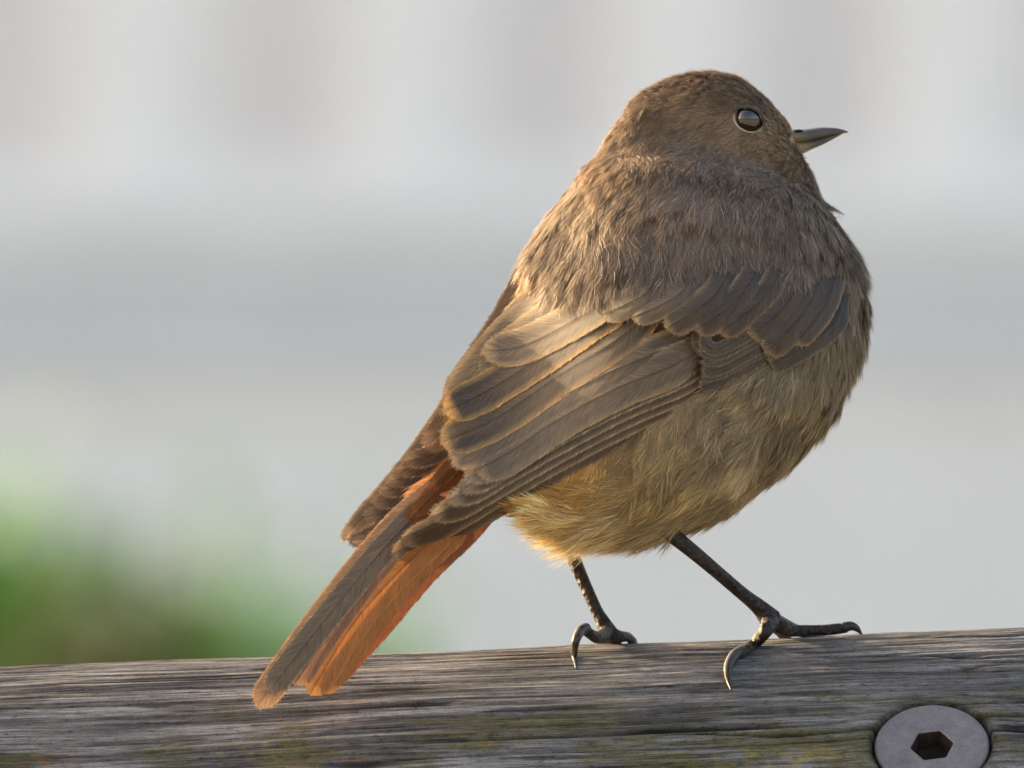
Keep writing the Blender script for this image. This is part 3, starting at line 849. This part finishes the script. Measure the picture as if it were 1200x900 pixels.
# far wing: only its tertial edges and tip show past the back
def yfar(px, py):
    t = ((px - 540) * -.66 + (py - 470) * .75) / 200
    return -.0035 - .0075 * np.clip(t, -.6, 1.2) + .00004 * 0
wing2 = empty('wing', FOOT); wing2.parent = bird; wing2.matrix_parent_inverse = Matrix.Translation(FOOT).inverted()
wing2['label'] = 'tip of the farther wing catching the sun'
vane('primary_feather', wing2, [(572, 400), (537, 460), (476, 548), (401, 633)], 24, yfar, 0, seed=k, base=VANE_C * 1.1, fringe=np.array([.40, .29, .18]), fr=(.72, .98), tip=46); k += 1
fart = [(407, 621), (424, 592), (433, 576), (441, 563), (450, 551), (459, 539), (469, 528), (484, 508), (503, 474), (531, 420)]
for q, t_ in enumerate(fart):
    big = q >= 7
    sp = [(t_[0] + 118, t_[1] - 112), (t_[0] + 78, t_[1] - 46), (t_[0] + 36, t_[1] - 10), t_] if not big else [(t_[0] + 85, t_[1] - 130), (t_[0] + 52, t_[1] - 66), (t_[0] + 22, t_[1] - 20), t_]
    vane('tertial_feather' if big else 'primary_feather', wing2, sp, 42 if big else 27, yfar, .00025 * (q + 1), seed=k, edge='low', base=VANE_C * 1.2, fringe=np.array([.27, .20, .135]), fr=(.82, 1.0), tip=40 if big else 40); k += 1
# the inner white-edged feather against the tail
vane('primary_feather', wing2, [(520, 500), (490, 555), (450, 600), (425, 622)], 15, yfar, -.0006, seed=k, base=np.array([.30, .26, .21]), fringe=np.array([.6, .55, .47]), fr=(.4, .9)); k += 1

# tail
def ytail(px, py):
    t = ((540 - px) * .70 + (py - 600) * .71) / 300
    cr = ((px - 430) * .71 + (py - 710) * .70) / 40
    return -.0225 - .0125 * np.clip(t, -.5, 1.2) + .0009 * cr * cr * .5 - .0004 * cr
tail = empty('tail', FOOT); tail.parent = bird; tail.matrix_parent_inverse = Matrix.Translation(FOOT).inverted()
RUF = np.array([.31, .12, .037]); RUFD = np.array([.17, .055, .022]); RUFL = np.array([.37, .165, .06])
tf = [
    ([(560, 612), (500, 668), (440, 738), (383, 800)], 32, RUFD, np.array([.24, .085, .04]), 20),
    ([(555, 606), (490, 665), (430, 737), (374, 812)], 32, RUF * .9, RUFL * .8, 20),
    ([(545, 598), (478, 660), (415, 730), (363, 815)], 38, RUF, RUFL, 30),
    ([(520, 588), (455, 650), (395, 728), (345, 803)], 30, np.array([.20, .10, .06]), np.array([.34, .2, .1]), 20),
    ([(505, 575), (443, 640), (370, 732), (301, 829)], 35, np.array([.24, .13, .075]), np.array([.48, .28, .13]), 26),
    ([(510, 580), (448, 645), (378, 730), (314, 811)], 33, np.array([.13, .098, .072]), np.array([.27, .19, .12]), 24),
]
for q, (sp, w, bs, frg, tp) in enumerate(tf):
    sp = [(sp[0][0] + 42, sp[0][1] - 42)] + sp
    vane('tail_feather', tail, sp, w, ytail, .0003 * q, seed=k, base=bs, fringe=frg, fr=(.82, 1.0), tip=tp, camber=.06, rach=.5, barb=q in (0, 4, 5)); k += 1

for q, (sp, w) in enumerate([([(600, 500), (545, 545), (500, 590), (468, 628)], 30), ([(600, 496), (548, 540), (510, 578), (482, 606)], 26), ([(610, 486), (560, 520), (528, 548), (505, 574)], 24)]):
    vane('tail_covert', tail, sp, w, lambda a, c: ytail(a, c) + .0015, .0026 + .0003 * q, seed=k, base=RUF * (.48 - .1 * q), fringe=RUF * .55, fr=(.6, 1.0), tip=30, sink=0, ragged=.2); k += 1  # rufous darkened to paint in the shade between the wings

# ------------------------------------------------------------------ bill, eye
def loft_part(name, st, nr, ns, colf, matl, parent, exp=2.0):
    R, q = loft_rings(np.array(st, float), nr, ns, exp)
    V = np.concatenate([R.reshape(-1, 3), R[0].mean(0, keepdims=True), R[-1].mean(0, keepdims=True)])
    j = np.arange(ns); j2 = (j + 1) % ns
    F = [grid_faces(nr, ns, True), np.concatenate([np.stack([j2, j, np.full(ns, nr * ns)], -1), np.stack([(nr - 1) * ns + j, (nr - 1) * ns + j2, np.full(ns, nr * ns + 1)], -1)])]
    px, py = pxy(V)
    return link(name, make_mesh(name, V, F, col=colf(px, py)), matl, parent)
def billcol(px, py):
    t = sstep(926, 958, px + (166 - py) * .6)[:, None]
    return np.array([.23, .165, .085]) * (1 - t) + np.array([.062, .053, .050]) * t
beak = empty('beak', FOOT); beak.parent = bird; beak.matrix_parent_inverse = Matrix.Translation(FOOT).inverted()
loft_part('upper_mandible', [(912, 149, 914, 168, 19, 31), (931, 151.5, 933, 168.5, 15, 31), (946, 151, 947, 167, 11.5, 31), (962, 149.2, 962.5, 163.5, 8.5, 31), (978, 149.8, 979, 158.8, 5.5, 31), (989, 152.2, 989.5, 156.2, 2.6, 31), (994, 154.6, 994, 155.6, .8, 31)], 40, 24, billcol, M_BILL, beak)
loft_part('lower_mandible', [(912, 163, 920, 184, 18, 31), (934, 165.5, 940, 180.5, 13, 31), (948, 164.5, 951, 175.5, 10, 31), (963, 161.5, 964, 169.8, 7, 31), (978, 157.3, 978.5, 162, 4, 31), (987, 155, 987, 157.2, 1.6, 31)], 36, 24, billcol, M_BILL, beak)
V, F = tube(W(np.array([931., 936, 941]), np.array([154., 153.6, 153.4]), np.array([31 * S - 11.6 * S, 31 * S - 10.6 * S, 31 * S - 9.2 * S])), np.array([1.2, 2.2, .7]) * S, 10, 5)
link('nostril', make_mesh('nostril', V, F), simple('nostril_dark', (.01, .008, .007), .9, .2, 100), beak)

ye = float(ybody(np.array([EYE[0]]), np.array([EYE[1]]))[0])
er = 17.6 * S
ec = W(np.array([EYE[0]]), np.array([EYE[1]]), np.array([ye + .0006]))[0]
n1, n2 = 24, 40
la = np.linspace(-np.pi / 2, np.pi / 2, n1); lo = np.linspace(0, 2 * np.pi, n2, endpoint=False)
V = ec + er * np.stack([np.cos(la)[:, None] * np.cos(lo), np.cos(la)[:, None] * np.sin(lo), np.sin(la)[:, None] + 0 * lo], -1).reshape(-1, 3)
eye = link('eye', make_mesh('eye', V, grid_faces(n1, n2, True)), M_EYE, bird)
# eyelid ring: almond shaped, tilted, broken dark above
a = np.linspace(0, 2 * np.pi, 41)[:-1]
tilt = math.radians(28)
ex = 18.6 * np.cos(a); ey = 14.2 * np.sin(a)
rx_ = EYE[0] + ex * math.cos(tilt) - ey * math.sin(tilt); ry_ = EYE[1] + ex * math.sin(tilt) + ey * math.cos(tilt)
def ring_y(px, py):
    d2 = ((px - EYE[0]) ** 2 + (py - EYE[1]) ** 2) * S * S
    return ye + .0006 - np.sqrt(np.clip((er * 1.16) ** 2 - d2, 2e-7, 1))
cen_ = W(rx_, ry_, ring_y(rx_, ry_))
seg = 10; b_ = np.linspace(0, 2 * np.pi, seg, endpoint=False)
od = cen_ - ec; od[:, 1] = 0; od /= np.linalg.norm(od, axis=1)[:, None]
lowr = sstep(-.2, .6, np.sin(a)) * (.45 + .55 * vnoise(a * 3.1, 0 * a, 5))       # lower half: pale
rad = (1.0 + .9 * (1 - lowr)) * S * (1 + .15 * np.sin(a * 9))
V = cen_[:, None] + rad[:, None, None] * (np.cos(b_)[None, :, None] * od[:, None] + np.sin(b_)[None, :, None] * np.array([0, 1., 0]))
cl_ = np.array([.05, .04, .034])[None] * (1 - lowr[:, None]) + np.array([.46, .36, .25])[None] * lowr[:, None]
m_ = len(a)
i_ = np.arange(m_)[:, None]; jj_ = np.arange(seg)[None]
F = np.stack([i_ * seg + jj_, i_ * seg + (jj_ + 1) % seg, ((i_ + 1) % m_) * seg + (jj_ + 1) % seg, ((i_ + 1) % m_) * seg + jj_], -1).reshape(-1, 4)
link('eyelid', make_mesh('eyelid', V.reshape(-1, 3), F, col=np.repeat(cl_, seg, 0)), M_RING, eye)

# ------------------------------------------------------------------ legs
def log_y(px, py):
    """front surface of the log under a photo pixel"""
    x = (px - 600) * S
    z = ZC + (450 - py) * S - (LZ0 + slope * x - LR)
    return LY - math.sqrt(max(LR * LR - z * z, 0)) if abs(z) < LR else LY
def topz(x, y):
    return LZ0 + slope * x - LR + math.sqrt(LR * LR - (y - LY) ** 2)

def leg(tubes, claws):
    parts = [tube(np.array(p), np.array(r) * (.84 if i_ == 0 else .74), 14, 6) for i_, (p, r) in enumerate(tubes)]
    V, F = merge(parts)
    tmp = bpy.data.objects.new('tmp', make_mesh('tmp', V, F)); COL.objects.link(tmp)
    m = tmp.modifiers.new('r', 'REMESH'); m.mode = 'VOXEL'; m.voxel_size = .00022; m.use_smooth_shade = True
    m2 = tmp.modifiers.new('s', 'SMOOTH'); m2.factor = .5; m2.iterations = 4
    dg = bpy.context.evaluated_depsgraph_get()
    me = bpy.data.meshes.new_from_object(tmp.evaluated_get(dg))
    bpy.data.objects.remove(tmp)
    me.name = 'leg'
    o = link('leg', me, M_LEG, bird)
    for p, r in claws:
        V, F = tube(np.array(p), np.array(r), 12, 8)
        link('claw', make_mesh('claw', V, F), M_CLAW, o)
    return o

def pw_(px, py, y): return W(np.array(float(px)), np.array(float(py)), np.array(y)).tolist()
def onlog(px, y, h):
    x = (px - 600) * S
    return [x, y, topz(x, y) + h]
mmn = .001
# near leg
yk = -.010
J = pw_(904, 727, -.0035)
near_tubes = [
    ([pw_(742, 578, -.004), pw_(772, 613, -.0150), pw_(820, 653, -.0135), pw_(868, 694, -.0075), pw_(890, 712, -.0045), J], [.0019, .00155, .00128, .0012, .0015, .0021]),
    # front toe along the crest to the right
    ([J, onlog(925, -.002, .0016), onlog(948, -.001, .0014), onlog(968, 0, .0012), onlog(986, .0005, .0013), onlog(994, .0006, .0011)], [.0019, .0014, .00105, .00115, .0011, .0007]),
    # two front toes going over the crest away from the viewer
    ([J, onlog(930, .006, .0013), onlog(952, .012, .001), onlog(965, .017, .0011)], [.0019, .0013, .001, .0008]),
    ([J, onlog(915, .008, .0013), onlog(925, .017, .001), onlog(932, .022, .001)], [.0019, .0013, .001, .0008]),
]
def fr_(px, py, d):    # point in front of the log surface by d
    return pw_(px, py, log_y(px, py) - d)
hall = [J, pw_(896, 741, -.0085), fr_(884, 754, .0012), fr_(872, 763, .0014), fr_(866, 768, .0016)]
near_tubes.append((hall, [.0019, .0014, .00125, .00125, .0009]))
near_claws = [
    ([fr_(870, 763, .0016), fr_(861, 768, .0024), fr_(854, 780, .0021), fr_(853, 794, .0012), fr_(857, 809, .0001)], [.0009, .00085, .0007, .0005, .00012]),
    ([onlog(988, .0005, .0014), onlog(997, .0006, .0016), onlog(1004, .0006, .0012), onlog(1010, .0006, .0003)], [.0008, .0007, .0005, .00012]),
    ([onlog(963, .0165, .0012), onlog(970, .019, .0012), onlog(974, .021, .0002)], [.0007, .0005, .00012]),
    ([onlog(931, .0215, .0011), onlog(934, .024, .0010), onlog(936, .026, .0001)], [.0007, .0005, .00012]),
]
leg(near_tubes, near_claws)
# far leg
J2 = pw_(712, 741, .0035)
J2[2] = max(J2[2], topz(J2[0], J2[1]) + .0014)
far_tubes = [
    ([pw_(652, 606, .006), pw_(668, 645, .006), pw_(684, 682, .005), pw_(699, 715, .004), pw_(706, 728, .0038), J2], [.0018, .00135, .00115, .0011, .0013, .0018]),
    ([J2, onlog(724, .003, .0013), onlog(736, .008, .0012), onlog(742, .013, .001)], [.0017, .0013, .001, .0008]),
    ([J2, onlog(720, .009, .0012), onlog(724, .015, .001), onlog(727, .02, .001)], [.0017, .0013, .001, .0008]),
    ([J2, onlog(708, .010, .0012), onlog(706, .016, .001), onlog(706, .021, .001)], [.0016, .0012, .001, .0008]),
    ([J2, pw_(701, 747, -.004), pw_(692, 743, -.0085), pw_(686, 738, -.0105), pw_(683, 738, -.0112)], [.0015, .0013, .0011, .0011, .0008]),
]
far_claws = [
    ([pw_(687, 736, -.0105), pw_(680, 740, -.0125), pw_(674.5, 752, -.0150), fr_(673, 768, .0009), fr_(675, 783, .0001)], [.0008, .00075, .0006, .00045, .00012]),
    ([onlog(741, .0125, .0011), onlog(744, .0155, .001), onlog(746, .018, .0001)], [.0007, .0005, .00012]),
    ([onlog(726, .0195, .0011), onlog(728, .022, .001), onlog(730, .024, .0001)], [.0007, .0005, .00012]),
]
leg(far_tubes, far_claws)
